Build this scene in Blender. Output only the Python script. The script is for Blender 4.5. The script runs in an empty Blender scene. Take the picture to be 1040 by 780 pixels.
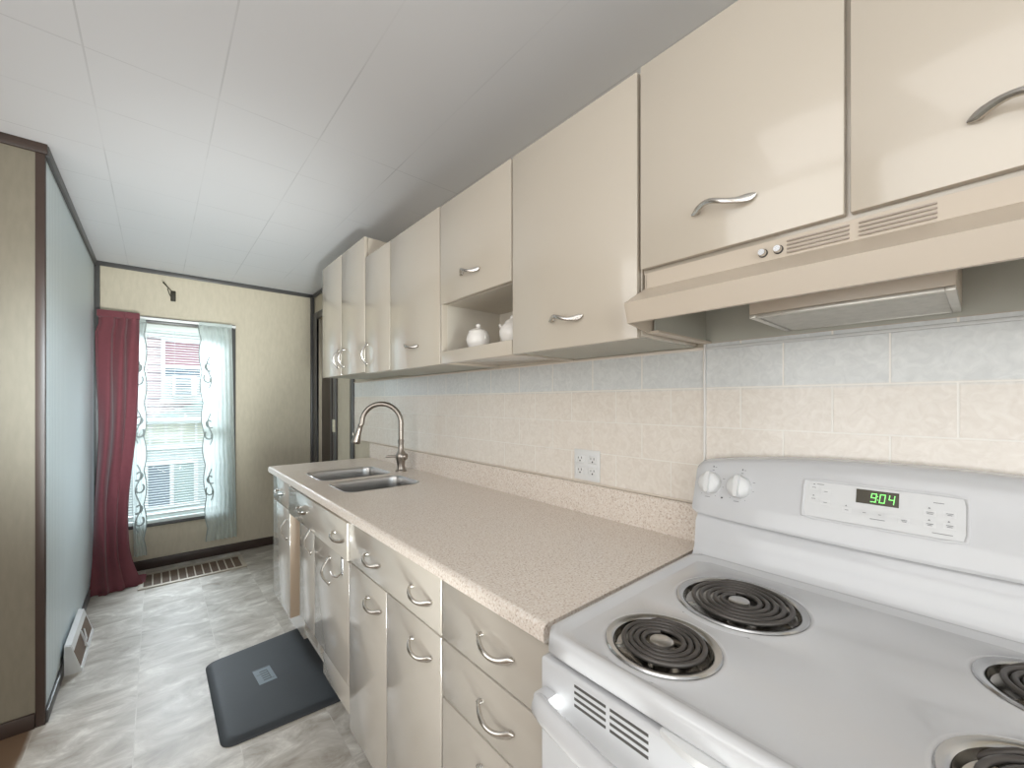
import bpy, bmesh, math, random
from mathutils import Vector, Matrix
random.seed(7)
S = bpy.context.scene
COL = S.collection
PI = math.pi
# ------------------------------------------------------------------ materials
def newmat(name):
    m = bpy.data.materials.new(name); m.use_nodes = True
    return m, m.node_tree.nodes, m.node_tree.links, m.node_tree.nodes['Principled BSDF']
def pm(name, col, rough=.5, metal=0., noise=0., nscale=20., bump=0., bscale=200., coat=0., spec=.5, trans=0., cior=1.5, emit=None, es=0.):
    m, N, L, b = newmat(name)
    b.inputs['Base Color'].default_value = (*col, 1)
    b.inputs['Roughness'].default_value = rough; b.inputs['Metallic'].default_value = metal
    b.inputs['Coat Weight'].default_value = coat; b.inputs['Coat Roughness'].default_value = .08
    b.inputs['Specular IOR Level'].default_value = spec; b.inputs['Coat IOR'].default_value = cior
    b.inputs['Transmission Weight'].default_value = trans
    if emit: b.inputs['Emission Color'].default_value = (*emit, 1); b.inputs['Emission Strength'].default_value = es
    tc = N.new('ShaderNodeTexCoord')
    if noise:
        n = N.new('ShaderNodeTexNoise'); n.inputs['Scale'].default_value = nscale; n.inputs['Detail'].default_value = 4
        L.new(tc.outputs['Object'], n.inputs['Vector'])
        r = N.new('ShaderNodeMapRange'); r.inputs['To Min'].default_value = 1-noise; r.inputs['To Max'].default_value = 1+noise
        L.new(n.outputs['Fac'], r.inputs['Value'])
        v = N.new('ShaderNodeVectorMath'); v.operation = 'SCALE'; v.inputs[0].default_value = col
        L.new(r.outputs[0], v.inputs['Scale']); L.new(v.outputs[0], b.inputs['Base Color'])
    if bump:
        n2 = N.new('ShaderNodeTexNoise'); n2.inputs['Scale'].default_value = bscale; n2.inputs['Detail'].default_value = 2
        L.new(tc.outputs['Object'], n2.inputs['Vector'])
        bp = N.new('ShaderNodeBump'); bp.inputs['Strength'].default_value = bump; bp.inputs['Distance'].default_value = .002
        L.new(n2.outputs['Fac'], bp.inputs['Height']); L.new(bp.outputs[0], b.inputs['Normal'])
    return m
def ramp(N, stops):
    r = N.new('ShaderNodeValToRGB'); e = r.color_ramp.elements
    while len(e) < len(stops): e.new(.5)
    for i, (p, c) in enumerate(stops): e[i].position = p; e[i].color = (*c, 1)
    return r
def mix(N, L, fac, a, b_, mode='MIX'):
    x = N.new('ShaderNodeMix'); x.data_type = 'RGBA'; x.blend_type = mode
    for s, v in ((0, fac), (6, a), (7, b_)):
        if hasattr(v, 'links'): L.new(v, x.inputs[s])
        else: x.inputs[s].default_value = v if s == 0 else (*v, 1)
    return x.outputs[2]
def math_(N, L, op, a, b_=None):
    x = N.new('ShaderNodeMath'); x.operation = op
    for i, v in enumerate((a, b_)):
        if v is None: continue
        if hasattr(v, 'links'): L.new(v, x.inputs[i])
        else: x.inputs[i].default_value = v
    return x.outputs[0]

ENAMEL = pm('cream_enamel', (.56, .495, .41), .22, noise=.03, nscale=3, bump=.10, bscale=7, coat=.42, cior=1.75)
ENAMEL_B = pm('base_enamel', (.53, .485, .425), .24, noise=.03, nscale=3, bump=.10, bscale=7, coat=.7, cior=1.7)
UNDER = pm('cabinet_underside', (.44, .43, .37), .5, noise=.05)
INNER = pm('cabinet_interior', (.60, .55, .47), .45, noise=.04)
DARKGAP = pm('dark_gap', (.05, .045, .04), .7)
RUST = pm('tan_cabinet_side', (.52, .40, .29), .4, noise=.06, nscale=8)
HOODM = pm('hood_enamel', (.54, .46, .37), .35, noise=.03, nscale=5)
WHITE = pm('white_porcelain', (.61, .61, .62), .16, coat=.4, noise=.01)
WHITEP = pm('white_plastic', (.75, .75, .745), .3)
PANELW = pm('control_panel_white', (.70, .70, .70), .25)
CHROME = pm('chrome', (.75, .75, .76), .16, 1.0)
SATIN = pm('satin_nickel', (.60, .57, .53), .27, 1.0)
FAUC = pm('brushed_nickel_faucet', (.36, .32, .285), .3, 1.0)
STEEL = pm('stainless', (.55, .54, .53), .28, 1.0, noise=.05, nscale=30)
BOWLC = pm('drip_bowl_chrome', (.40, .38, .35), .18, 1.0, noise=.3, nscale=25)
RIMC = pm('burner_trim_ring', (.55, .55, .55), .22, 1.0)
COIL = pm('burner_coil', (.10, .09, .083), .42, .5, noise=.25, nscale=40)
DTRIM = pm('dark_brown_trim', (.045, .028, .021), .4, noise=.15, nscale=12)
DTRIM2 = pm('grey_dark_trim', (.075, .072, .07), .35, noise=.15, nscale=12)
TANVENT = pm('tan_register_metal', (.48, .42, .34), .45)
BROWNV = pm('brown_louvers', (.17, .115, .08), .6, noise=.1)
CREAMP = pm('cream_plastic', (.70, .66, .52), .4)
CERAM = pm('white_ceramic', (.80, .76, .71), .25, coat=.3)
MATM = pm('rubber_mat_black', (.026, .030, .034), .6, noise=.12, nscale=14, bump=.15, bscale=60)
MATL = pm('mat_logo_grey', (.17, .21, .235), .5)
MATD = pm('mat_logo_dark', (.06, .075, .085), .5)
RODW = pm('white_rod', (.8, .8, .8), .35)
BRONZE = pm('dark_bronze', (.035, .03, .02), .5, .3)
GLYPH = pm('grey_print', (.18, .18, .19), .6)
BTN = pm('button_grey', (.66, .66, .66), .5)
BLACKG = pm('display_glass', (.045, .035, .015), .2)
SLOTD = pm('slot_dark', (.06, .055, .05), .7)
GREEN = pm('green_digits', (.2, .9, .2), .5, emit=(.30, 1.0, .22), es=1.3)
CHROMED = pm('aluminium_filter', (.62, .60, .55), .4, .7, noise=.15, nscale=60)

def wallpaper(c0=(.51, .45, .345), c1=(.56, .495, .385)):
    m, N, L, b = newmat('cream_wall')
    tc = N.new('ShaderNodeTexCoord')
    n = N.new('ShaderNodeTexNoise'); n.inputs['Scale'].default_value = 60; n.inputs['Detail'].default_value = 3
    mp = N.new('ShaderNodeMapping'); mp.inputs['Scale'].default_value = (1, 1, .25)
    L.new(tc.outputs['Object'], mp.inputs[0]); L.new(mp.outputs[0], n.inputs['Vector'])
    c = ramp(N, [(0.3, c0), (.7, c1)])
    L.new(n.outputs['Fac'], c.inputs[0]); L.new(c.outputs[0], b.inputs['Base Color'])
    b.inputs['Roughness'].default_value = .55
    return m
WALL = wallpaper()
WALL_DARKENED = wallpaper((.165, .143, .103), (.185, .16, .116))  # copy of the cream wall, colour darkened to offset lamp light on the partition
def panelling():
    m, N, L, b = newmat('grey_panelling')
    tc = N.new('ShaderNodeTexCoord')
    w = N.new('ShaderNodeTexWave'); w.bands_direction = 'Y'; w.inputs['Scale'].default_value = 9; w.inputs['Distortion'].default_value = 1.5
    L.new(tc.outputs['Object'], w.inputs['Vector'])
    n = N.new('ShaderNodeTexNoise'); n.inputs['Scale'].default_value = 1.2
    L.new(tc.outputs['Object'], n.inputs['Vector'])
    c = ramp(N, [(0, (.60, .68, .71)), (1, (.74, .82, .84))]); L.new(w.outputs['Fac'], c.inputs[0])
    L.new(c.outputs[0], b.inputs['Base Color'])
    b.inputs['Roughness'].default_value = .5; b.inputs['Coat Weight'].default_value = 0
    bp = N.new('ShaderNodeBump'); bp.inputs['Strength'].default_value = .12; bp.inputs['Distance'].default_value = .001
    L.new(w.outputs['Fac'], bp.inputs['Height']); L.new(bp.outputs[0], b.inputs['Normal'])
    return m
PANELG = panelling()
def tile_mat():
    m, N, L, b = newmat('backsplash_tile')
    tc = N.new('ShaderNodeTexCoord'); sp = N.new('ShaderNodeSeparateXYZ'); L.new(tc.outputs['Object'], sp.inputs[0])
    y = math_(N, L, 'ADD', sp.outputs[1], -1.6736+.193*20); z = math_(N, L, 'ADD', sp.outputs[2], -1.0191)
    cb = N.new('ShaderNodeCombineXYZ'); L.new(y, cb.inputs[0]); L.new(z, cb.inputs[1])
    br = N.new('ShaderNodeTexBrick'); L.new(cb.outputs[0], br.inputs['Vector'])
    for k, v in (('Scale', 1), ('Mortar Size', .0022), ('Mortar Smooth', .3), ('Bias', 0), ('Brick Width', .193), ('Row Height', .1080)): br.inputs[k].default_value = v
    br.inputs['Color1'].default_value = (0, 0, 0, 1); br.inputs['Color2'].default_value = (1, 1, 1, 1)
    n = N.new('ShaderNodeTexNoise'); n.inputs['Scale'].default_value = 38; n.inputs['Detail'].default_value = 6; n.inputs['Distortion'].default_value = 1.6
    L.new(tc.outputs['Object'], n.inputs['Vector'])
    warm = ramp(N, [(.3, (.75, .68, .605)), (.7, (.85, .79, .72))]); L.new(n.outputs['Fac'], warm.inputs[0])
    cool_shade = ramp(N, [(.3, (.64, .65, .645)), (.7, (.75, .76, .75))]); L.new(n.outputs['Fac'], cool_shade.inputs[0])  # greyer top row paints in the cool shade under the wall cabinets
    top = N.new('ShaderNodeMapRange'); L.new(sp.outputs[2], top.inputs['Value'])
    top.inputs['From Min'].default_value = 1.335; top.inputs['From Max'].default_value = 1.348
    c = mix(N, L, top.outputs[0], warm.outputs[0], cool_shade.outputs[0])
    c2 = mix(N, L, br.outputs['Fac'], c, (.88, .84, .78))
    L.new(c2, b.inputs['Base Color'])
    b.inputs['Roughness'].default_value = .28; b.inputs['Coat Weight'].default_value = .35; b.inputs['Coat IOR'].default_value = 1.6; b.inputs['Coat Roughness'].default_value = .15
    bp = N.new('ShaderNodeBump'); bp.invert = True; bp.inputs['Strength'].default_value = .5; bp.inputs['Distance'].default_value = .002
    L.new(br.outputs['Fac'], bp.inputs['Height'])
    bp2 = N.new('ShaderNodeBump'); bp2.inputs['Strength'].default_value = .12; bp2.inputs['Distance'].default_value = .002
    L.new(n.outputs['Fac'], bp2.inputs['Height']); L.new(bp.outputs[0], bp2.inputs['Normal']); L.new(bp2.outputs[0], b.inputs['Normal'])
    return m
TILE = tile_mat()
def laminate():
    m, N, L, b = newmat('speckled_laminate')
    tc = N.new('ShaderNodeTexCoord')
    v = N.new('ShaderNodeTexNoise'); v.inputs['Scale'].default_value = 230; v.inputs['Detail'].default_value = 3
    L.new(tc.outputs['Object'], v.inputs['Vector'])
    c = ramp(N, [(.33, (.50, .39, .32)), (.42, (.73, .64, .56)), (.56, (.77, .69, .615)), (.68, (.84, .79, .74))]); L.new(v.outputs['Fac'], c.inputs[0])
    L.new(c.outputs[0], b.inputs['Base Color'])
    b.inputs['Roughness'].default_value = .27
    n = N.new('ShaderNodeTexNoise'); n.inputs['Scale'].default_value = 400; L.new(tc.outputs['Object'], n.inputs['Vector'])
    bp = N.new('ShaderNodeBump'); bp.inputs['Strength'].default_value = .12; bp.inputs['Distance'].default_value = .001
    L.new(n.outputs['Fac'], bp.inputs['Height']); L.new(bp.outputs[0], b.inputs['Normal'])
    return m
LAM = laminate()
def floor_mat():
    m, N, L, b = newmat('stone_look_vinyl')
    tc = N.new('ShaderNodeTexCoord'); sp = N.new('ShaderNodeSeparateXYZ'); L.new(tc.outputs['Object'], sp.inputs[0])
    mp = N.new('ShaderNodeMapping'); mp.inputs['Scale'].default_value = (2.0, 3.4, 1); mp.inputs['Rotation'].default_value = (0, 0, .5)
    L.new(tc.outputs['Object'], mp.inputs[0])
    cb = N.new('ShaderNodeCombineXYZ'); L.new(math_(N, L, 'ADD', sp.outputs[1], 10.07), cb.inputs[0]); L.new(math_(N, L, 'ADD', sp.outputs[0], 10.13), cb.inputs[1])
    br = N.new('ShaderNodeTexBrick'); L.new(cb.outputs[0], br.inputs['Vector'])
    for k, v in (('Scale', 1), ('Mortar Size', .0018), ('Mortar Smooth', .4), ('Bias', 0), ('Brick Width', .61), ('Row Height', .305)): br.inputs[k].default_value = v
    br.inputs['Color1'].default_value = (0, 0, 0, 1); br.inputs['Color2'].default_value = (1, 1, 1, 1)
    sc = N.new('ShaderNodeVectorMath'); sc.operation = 'MULTIPLY_ADD'; L.new(br.outputs['Color'], sc.inputs[0]); sc.inputs[1].default_value = (3, 5, 0); L.new(mp.outputs[0], sc.inputs[2])
    n = N.new('ShaderNodeTexNoise'); n.inputs['Scale'].default_value = 2.6; n.inputs['Detail'].default_value = 9; n.inputs['Distortion'].default_value = .75; n.inputs['Roughness'].default_value = .66
    L.new(sc.outputs[0], n.inputs['Vector'])
    c = ramp(N, [(.25, (.22, .18, .145)), (.42, (.375, .335, .285)), (.54, (.49, .45, .40)), (.68, (.70, .665, .60))]); L.new(n.outputs['Fac'], c.inputs[0])
    c2 = mix(N, L, math_(N, L, 'MULTIPLY', br.outputs['Fac'], .45), c.outputs[0], (.55, .52, .47))
    mr = N.new('ShaderNodeMapRange'); L.new(sp.outputs[0], mr.inputs['Value']); mr.inputs['From Min'].default_value = -.385; mr.inputs['From Max'].default_value = -.37
    c3 = mix(N, L, mr.outputs[0], (.16, .10, .06), c2)
    L.new(c3, b.inputs['Base Color'])
    b.inputs['Roughness'].default_value = .42; b.inputs['Specular IOR Level'].default_value = .45
    bp = N.new('ShaderNodeBump'); bp.inputs['Strength'].default_value = .15; bp.inputs['Distance'].default_value = .002
    L.new(n.outputs['Fac'], bp.inputs['Height']); L.new(bp.outputs[0], b.inputs['Normal'])
    return m
FLOOR = floor_mat()
def ceil_mat():
    m, N, L, b = newmat('ceiling_tile')
    tc = N.new('ShaderNodeTexCoord'); sp = N.new('ShaderNodeSeparateXYZ'); L.new(tc.outputs['Object'], sp.inputs[0])
    def seam(coord, off, w):
        t = math_(N, L, 'DIVIDE', math_(N, L, 'ADD', coord, off), .325)
        f = math_(N, L, 'FRACT', math_(N, L, 'ADD', t, 40.5))
        d = math_(N, L, 'ABSOLUTE', math_(N, L, 'SUBTRACT', f, .5))
        return math_(N, L, 'LESS_THAN', d, w)
    a = seam(sp.outputs[0], -.162, .0075)
    c_ = seam(sp.outputs[1], -2.38, .0075)
    n = N.new('ShaderNodeTexNoise'); n.inputs['Scale'].default_value = 2.3; L.new(tc.outputs['Object'], n.inputs['Vector'])
    fade = math_(N, L, 'GREATER_THAN', sp.outputs[1], 1.6)
    nf = N.new('ShaderNodeMapRange'); L.new(n.outputs['Fac'], nf.inputs['Value']); nf.inputs['From Min'].default_value = .4; nf.inputs['From Max'].default_value = .6; nf.inputs['To Min'].default_value = .06; nf.inputs['To Max'].default_value = .36
    cc = math_(N, L, 'MULTIPLY', math_(N, L, 'MULTIPLY', c_, fade), nf.outputs[0])
    aa = math_(N, L, 'MULTIPLY', a, nf.outputs[0])
    f = math_(N, L, 'MAXIMUM', math_(N, L, 'MULTIPLY', aa, 1.2), cc)
    c = mix(N, L, f, (.72, .72, .735), (.42, .42, .43)); L.new(c, b.inputs['Base Color'])
    b.inputs['Roughness'].default_value = .8
    return m
CEIL = ceil_mat()
def fabric(name, col, tr, trans_col):
    m, N, L, b = newmat(name)
    b.inputs['Base Color'].default_value = (*col, 1); b.inputs['Roughness'].default_value = .85
    b.inputs['Sheen Weight'].default_value = .3
    tc = N.new('ShaderNodeTexCoord'); w = N.new('ShaderNodeTexNoise'); w.inputs['Scale'].default_value = 30; L.new(tc.outputs['Object'], w.inputs['Vector'])
    mr = N.new('ShaderNodeMapRange'); mr.inputs['To Min'].default_value = .85; mr.inputs['To Max'].default_value = 1.1; L.new(w.outputs['Fac'], mr.inputs['Value'])
    v = N.new('ShaderNodeVectorMath'); v.operation = 'SCALE'; v.inputs[0].default_value = col; L.new(mr.outputs[0], v.inputs['Scale']); L.new(v.outputs[0], b.inputs['Base Color'])
    t = N.new('ShaderNodeBsdfTranslucent'); t.inputs[0].default_value = (*trans_col, 1)
    mx = N.new('ShaderNodeMixShader'); mx.inputs[0].default_value = tr
    L.new(b.outputs[0], mx.inputs[1]); L.new(t.outputs[0], mx.inputs[2])
    out = N['Material Output']; L.new(mx.outputs[0], out.inputs[0])
    return m, N, L, mx, out
RED, *_ = fabric('burgundy_cloth', (.23, .065, .08), .25, (.42, .10, .13))
def lace(name, alpha):
    m, N, L, mx, out = fabric(name, (.72, .78, .76), .5, (.85, .92, .90))
    tr = N.new('ShaderNodeBsdfTransparent'); m2 = N.new('ShaderNodeMixShader'); m2.inputs[0].default_value = alpha
    L.new(tr.outputs[0], m2.inputs[1]); L.new(mx.outputs[0], m2.inputs[2]); L.new(m2.outputs[0], out.inputs[0])
    return m
LACE = lace('sheer_voile', .78); 
EMB = pm('grey_embroidery', (.30, .34, .33), .8)
def glass():
    m, N, L, b = newmat('window_glass')
    t = N.new('ShaderNodeBsdfTransparent'); g = N.new('ShaderNodeBsdfGlossy'); g.inputs['Roughness'].default_value = .02
    fr = N.new('ShaderNodeFresnel'); fr.inputs[0].default_value = 1.4
    mx = N.new('ShaderNodeMixShader'); L.new(math_(N, L, 'MULTIPLY', fr.outputs[0], .12), mx.inputs[0]); L.new(t.outputs[0], mx.inputs[1]); L.new(g.outputs[0], mx.inputs[2])
    L.new(mx.outputs[0], N['Material Output'].inputs[0]); return m
GLASS = glass()
SLAT = pm('white_slat', (.40, .46, .47), .45)
WINW = pm('white_vinyl_frame', (.75, .80, .78), .4)
def siding(name, col, line, pitch):
    m, N, L, b = newmat(name)
    tc = N.new('ShaderNodeTexCoord'); sp = N.new('ShaderNodeSeparateXYZ'); L.new(tc.outputs['Object'], sp.inputs[0])
    f = math_(N, L, 'FRACT', math_(N, L, 'DIVIDE', math_(N, L, 'ADD', sp.outputs[2], 20), pitch))
    l = math_(N, L, 'LESS_THAN', f, .14)
    L.new(mix(N, L, l, col, line), b.inputs['Base Color']); b.inputs['Roughness'].default_value = .7
    return m
SIDE = siding('pink_siding', (.40, .33, .335), (.20, .16, .175), .11)
SIDEW = siding('white_siding', (.38, .43, .43), (.25, .30, .31), .10)
OUTW = pm('exterior_white', (.50, .52, .52), .5)
OUTG = pm('exterior_green_roof', (.24, .31, .30), .7, noise=.1)
OUTR = pm('red_blind_behind_glass', (.22, .10, .125), .3)
OUTD = pm('dark_glass', (.10, .13, .16), .1)
OUTP = pm('pale_porch_pane', (.40, .43, .36), .3, noise=.2, nscale=4)
GRASS = pm('yard_ground', (.2, .22, .14), .9, noise=.3)

# ------------------------------------------------------------------ mesh helpers
class MB:
    def __init__(s): s.v = []; s.f = []; s.mi = []; s.cur = 0
    def add(s, vs, fs):
        o = len(s.v); s.v += [tuple(v) for v in vs]; s.f += [tuple(i+o for i in f) for f in fs]; s.mi += [s.cur]*len(fs); return s
    def frombm(s, bm):
        bm.verts.index_update(); s.add([v.co for v in bm.verts], [[v.index for v in f.verts] for f in bm.faces]); bm.free(); return s
    def box(s, x0, x1, y0, y1, z0, z1, bev=0., seg=2):
        bm = bmesh.new(); bmesh.ops.create_cube(bm, size=1)
        for v in bm.verts: v.co = Vector(((x0+x1)/2+v.co.x*(x1-x0), (y0+y1)/2+v.co.y*(y1-y0), (z0+z1)/2+v.co.z*(z1-z0)))
        if bev: bmesh.ops.bevel(bm, geom=bm.edges[:], offset=bev, segments=seg, affect='EDGES', profile=.5)
        return s.frombm(bm)
    def loops(s, L, close=True, cap0=False, cap1=False):
        n = len(L[0]); vs = [p for l in L for p in l]; fs = []
        for i in range(len(L)-1):
            for j in range(n if close else n-1):
                k = (j+1) % n; fs.append((i*n+j, i*n+k, (i+1)*n+k, (i+1)*n+j))
        if cap0: fs.append(tuple(range(n))[::-1])
        if cap1: fs.append(tuple((len(L)-1)*n+i for i in range(n)))
        return s.add(vs, fs)
    def prism(s, poly, axis, a, b_):   # poly in the two other axes order: y->(x,z) x->(y,z) z->(x,y)
        def P(p, t): return {'y': (p[0], t, p[1]), 'x': (t, p[0], p[1]), 'z': (p[0], p[1], t)}[axis]
        return s.loops([[P(p, a) for p in poly], [P(p, b_) for p in poly]], True, True, True)
    def lathe(s, prof, c, axis=(0, 0, 1), n=32, caps=True):
        ax = Vector(axis).normalized(); t = Vector((0, 1, 0)) if abs(ax.y) < .9 else Vector((1, 0, 0))
        u = ax.cross(t).normalized(); w = ax.cross(u); c = Vector(c)
        L = [[c+ax*h+(u*math.cos(2*PI*i/n)+w*math.sin(2*PI*i/n))*max(r, 1e-5) for i in range(n)] for r, h in prof]
        return s.loops(L, True, caps, caps)
    def tube(s, pts, r, n=10, flat=None, caps=True):
        pts = [Vector(p) for p in pts]; L = []; up = None
        for i, p in enumerate(pts):
            t = (pts[min(i+1, len(pts)-1)]-pts[max(i-1, 0)]).normalized()
            if up is None: up = t.orthogonal().normalized() if flat is None else Vector(flat)
            if flat is not None: up = Vector(flat)
            up = (up-t*up.dot(t)).normalized(); sd = t.cross(up)
            rr = r[i] if isinstance(r, list) else r
            ra, rb = rr if isinstance(rr, tuple) else (rr, rr)
            L.append([p+up*ra*math.cos(2*PI*k/n)+sd*rb*math.sin(2*PI*k/n) for k in range(n)])
        return s.loops(L, True, caps, caps)
    def grid(s, fn, nu, nv):
        return s.loops([[fn(i/nu, j/nv) for i in range(nu+1)] for j in range(nv+1)], False)
    def obj(s, name, mat, parent=None, smooth=True, ang=35, solid=0):
        me = bpy.data.meshes.new(name); me.from_pydata(s.v, [], s.f); 
        for m in (mat if isinstance(mat, (list, tuple)) else [mat]): me.materials.append(m)
        for p, i in zip(me.polygons, s.mi): p.material_index = i
        bm = bmesh.new(); bm.from_mesh(me); bmesh.ops.remove_doubles(bm, verts=bm.verts, dist=1e-6)
        bmesh.ops.recalc_face_normals(bm, faces=bm.faces); bm.to_mesh(me); bm.free()
        if smooth: me.shade_smooth(); me.set_sharp_from_angle(angle=math.radians(ang))
        o = bpy.data.objects.new(name, me); COL.objects.link(o)
        if parent is not None: o.parent = parent; o.matrix_parent_inverse = Matrix.Translation(-parent.location) if parent.type == 'EMPTY' else Matrix()
        if solid: md = o.modifiers.new('solid', 'SOLIDIFY'); md.thickness = solid
        return o
def thing(name, label, cat, loc=(0, 0, 0), group=None):
    o = bpy.data.objects.new(name, None); COL.objects.link(o); o.location = loc; o.empty_display_size = .1
    o['label'] = label; o['category'] = cat
    if group: o['group'] = group
    return o
def tag(o, label, cat, group=None):
    o['label'] = label; o['category'] = cat
    if group: o['group'] = group
    return o
def struct(name, mb, mat, **k):
    o = mb.obj(name, mat, **k); o['kind'] = 'structure'; return o

# ------------------------------------------------------------------ room shell
W, YF, ZC, XL = 1.157, 4.29, 2.347, -.345
struct('floor', MB().box(-2.6, 2.6, -2.6, 4.42, -.06, 0), FLOOR)
struct('ceiling', MB().box(-2.6, 2.6, -2.6, 4.42, ZC, ZC+.06), CEIL)
WX0, WX1, WZ0, WZ1 = -.26, .475, .375, 1.925
m = MB()
m.box(-.46, WX0, YF, YF+.12, 0, ZC); m.box(WX1, 2.6, YF, YF+.12, 0, ZC)
m.box(WX0, WX1, YF, YF+.12, 0, WZ0); m.box(WX0, WX1, YF, YF+.12, WZ1, ZC)
struct('wall_far', m, WALL, smooth=False)
# right wall with a doorway near the far corner
DY0, DY1, DZ = 3.66, 4.13, 2.09
m = MB()
m.box(W+.004, W+.12, -2.6, DY0, 0, ZC); m.box(W+.004, W+.12, DY1, YF, 0, ZC); m.box(W+.004, W+.12, DY0, DY1, DZ, ZC)
struct('wall_right', m, WALL, smooth=False)
struct('wall_left', MB().box(XL-.1, XL, 2.50, YF, 0, ZC), PANELG, smooth=False)
struct('wall_partition', MB().box(-2.5, XL-.001, 2.497, 2.56, 0, ZC), WALL_DARKENED, smooth=False)
struct('wall_outer', MB().box(-2.6, -2.5, -2.6, 2.56, 0, ZC), WALL, smooth=False)
m = MB(); m.box(-2.6, -1.9, -2.6, -2.5, 0, ZC); m.box(.9, 1.157, -2.6, -2.5, 0, ZC); m.box(-1.9, .9, -2.6, -2.5, 0, .8); m.box(-1.9, .9, -2.6, -2.5, 2.1, ZC)
struct('wall_back', m, WALL, smooth=False)
# dark trims
struct('trim_1', MB().box(XL, W, YF-.014, YF, ZC-.033, ZC, .003), DTRIM2)
struct('trim_2', MB().box(XL, XL+.014, 2.50, YF-.014, ZC-.045, ZC, .003), DTRIM2)
struct('trim_3', MB().box(-2.5, XL+.012, 2.483, 2.497, ZC-.04, ZC, .003), DTRIM)
m = MB(); m.box(XL-.022, XL+.005, 2.488, 2.497, 0, ZC-.04, .002); m.box(XL, XL+.005, 2.49, 2.512, 0, ZC-.045, .002)
struct('trim_4', m, DTRIM)
struct('trim_5', MB().box(XL, XL+.03, YF-.03, YF, .0, ZC-.033, .003), DTRIM2)
struct('trim_6', MB().box(W-.03, W+.002, YF-.028, YF, 0, ZC-.033, .003), DTRIM2)
struct('trim_7', MB().box(W-.014, W+.003, 3.62, YF-.014, ZC-.033, ZC, .003), DTRIM2)
struct('trim_8', MB().box(W-.012, W+.003, 3.197, 3.265, 0, ZC, .003), DTRIM2)
struct('baseboard_far', MB().box(XL+.01, W, YF-.016, YF, 0, .075, .004), DTRIM)
struct('baseboard_left', MB().box(XL, XL+.012, 2.50, YF-.016, 0, .05, .003), DTRIM2)
struct('baseboard_partition', MB().box(-2.5, XL-.022, 2.483, 2.497, 0, .06, .003), DTRIM)
# doorway: casing, dark door set inside
m = MB(); m.box(W-.016, W+.004, DY0-.065, DY0, 0, DZ+.065, .004); m.box(W-.016, W+.004, DY1, YF-.03, 0, DZ+.065, .004); m.box(W-.016, W+.004, DY0, DY1, DZ, DZ+.065, .004)
struct('trim_9', m, DTRIM2)
d = struct('door_1', MB().box(W+.03, W+.07, DY0+.004, DY1-.004, .01, DZ-.004, .003), DTRIM)
MB().box(W+.022, W+.032, DY0+.16, DY0+.20, .3, DZ-.15, .004).obj('door_panel_moulding', DTRIM2, d)
# ------------------------------------------------------------------ light switch / latch plate
t = thing('light_switch', 'small cream light switch plate at the edge of the dark doorway, behind the faucet', 'light switch', (W-.016, 3.63, 1.10))
MB().box(W-.021, W-.0155, 3.598, 3.657, 1.05, 1.155, .002).obj('switch_plate', CREAMP, t)
MB().box(W-.028, W-.020, 3.623, 3.633, 1.09, 1.115, .002).obj('toggle', CREAMP, t)

# ------------------------------------------------------------------ window
w1 = thing('window_1', 'double-hung white window with dark trim in the cream far wall', 'window', (.1, YF, WZ0)); del w1['category']; w1['kind'] = 'structure'
m = MB(); tw = .047
m.box(WX0-tw, WX0, YF-.014, YF, WZ0-.02, WZ1+tw, .003); m.box(WX1, WX1+tw, YF-.014, YF, WZ0-.02, WZ1+tw, .003)
m.box(WX0, WX1, YF-.014, YF, WZ1, WZ1+tw, .003); m.box(WX0-tw, WX1+tw, YF-.025, YF, WZ0-.045, WZ0-.02, .003)
m.obj('window_trim', DTRIM2, w1)
m = MB(); m.box(WX0, WX0+.03, YF+.02, YF+.10, WZ0, WZ1); m.box(WX1-.03, WX1, YF+.02, YF+.10, WZ0, WZ1); m.box(WX0+.03, WX1-.03, YF+.02, YF+.10, WZ1-.03, WZ1)
m.box(WX0-.01, WX1+.01, YF-.02, YF+.10, WZ0-.02, WZ0+.005, .003)
m.obj('window_frame', WINW, w1)
for nm, za, zb, yy in (('upper_sash', 1.135, WZ1-.03, YF+.07), ('lower_sash', WZ0+.005, 1.165, YF+.04)):
    m = MB(); xa, xb = WX0+.03, WX1-.03
    m.box(xa, xa+.035, yy, yy+.025, za, zb, .003); m.box(xb-.035, xb, yy, yy+.025, za, zb, .003)
    m.box(xa+.035, xb-.035, yy, yy+.025, za, za+.04, .003); m.box(xa+.035, xb-.035, yy, yy+.025, zb-.03, zb, .003)
    so = m.obj(nm, WINW, w1)
    MB().box(xa+.035, xb-.035, yy+.010, yy+.013, za+.04, zb-.03).obj('pane', GLASS, so)
# blind
b = thing('window_blind', 'white horizontal mini blind with open slats, lowered over the far window', 'blind', (.1, YF-.03, WZ0))
MB().box(WX0+.005, WX1-.005, YF-.008, YF+.017, 1.872, 1.917, .003).obj('head_rail', WINW, b)
m = MB(); z = .435; xa, xb = WX0+.008, WX1-.008
while z < 1.865:
    m.loops([[(x, YF+.004+.011*k/2, z+.0016*(1-(k-0)**2) + .0030*k) for x in (xa, xb)] for k in (-1, 0, 1)], False); z += .0205
m.obj('slats', SLAT, b, solid=.0005)
MB().box(xa, xb, YF-.005, YF+.015, .405, .422, .003).obj('bottom_rail', WINW, b)
m = MB()
for x in (WX0+.12, .11, WX1-.12): m.tube([(x, YF-.008, 1.875), (x, YF-.008, .42)], .0008, 6)
m.obj('lift_cords', SLAT, b)
m = MB(); m.tube([(WX0+.2, YF-.014, 1.88), (WX0+.2, YF-.016, 1.25)], .003, 8); m.obj('tilt_wand', WINW, b)
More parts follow.
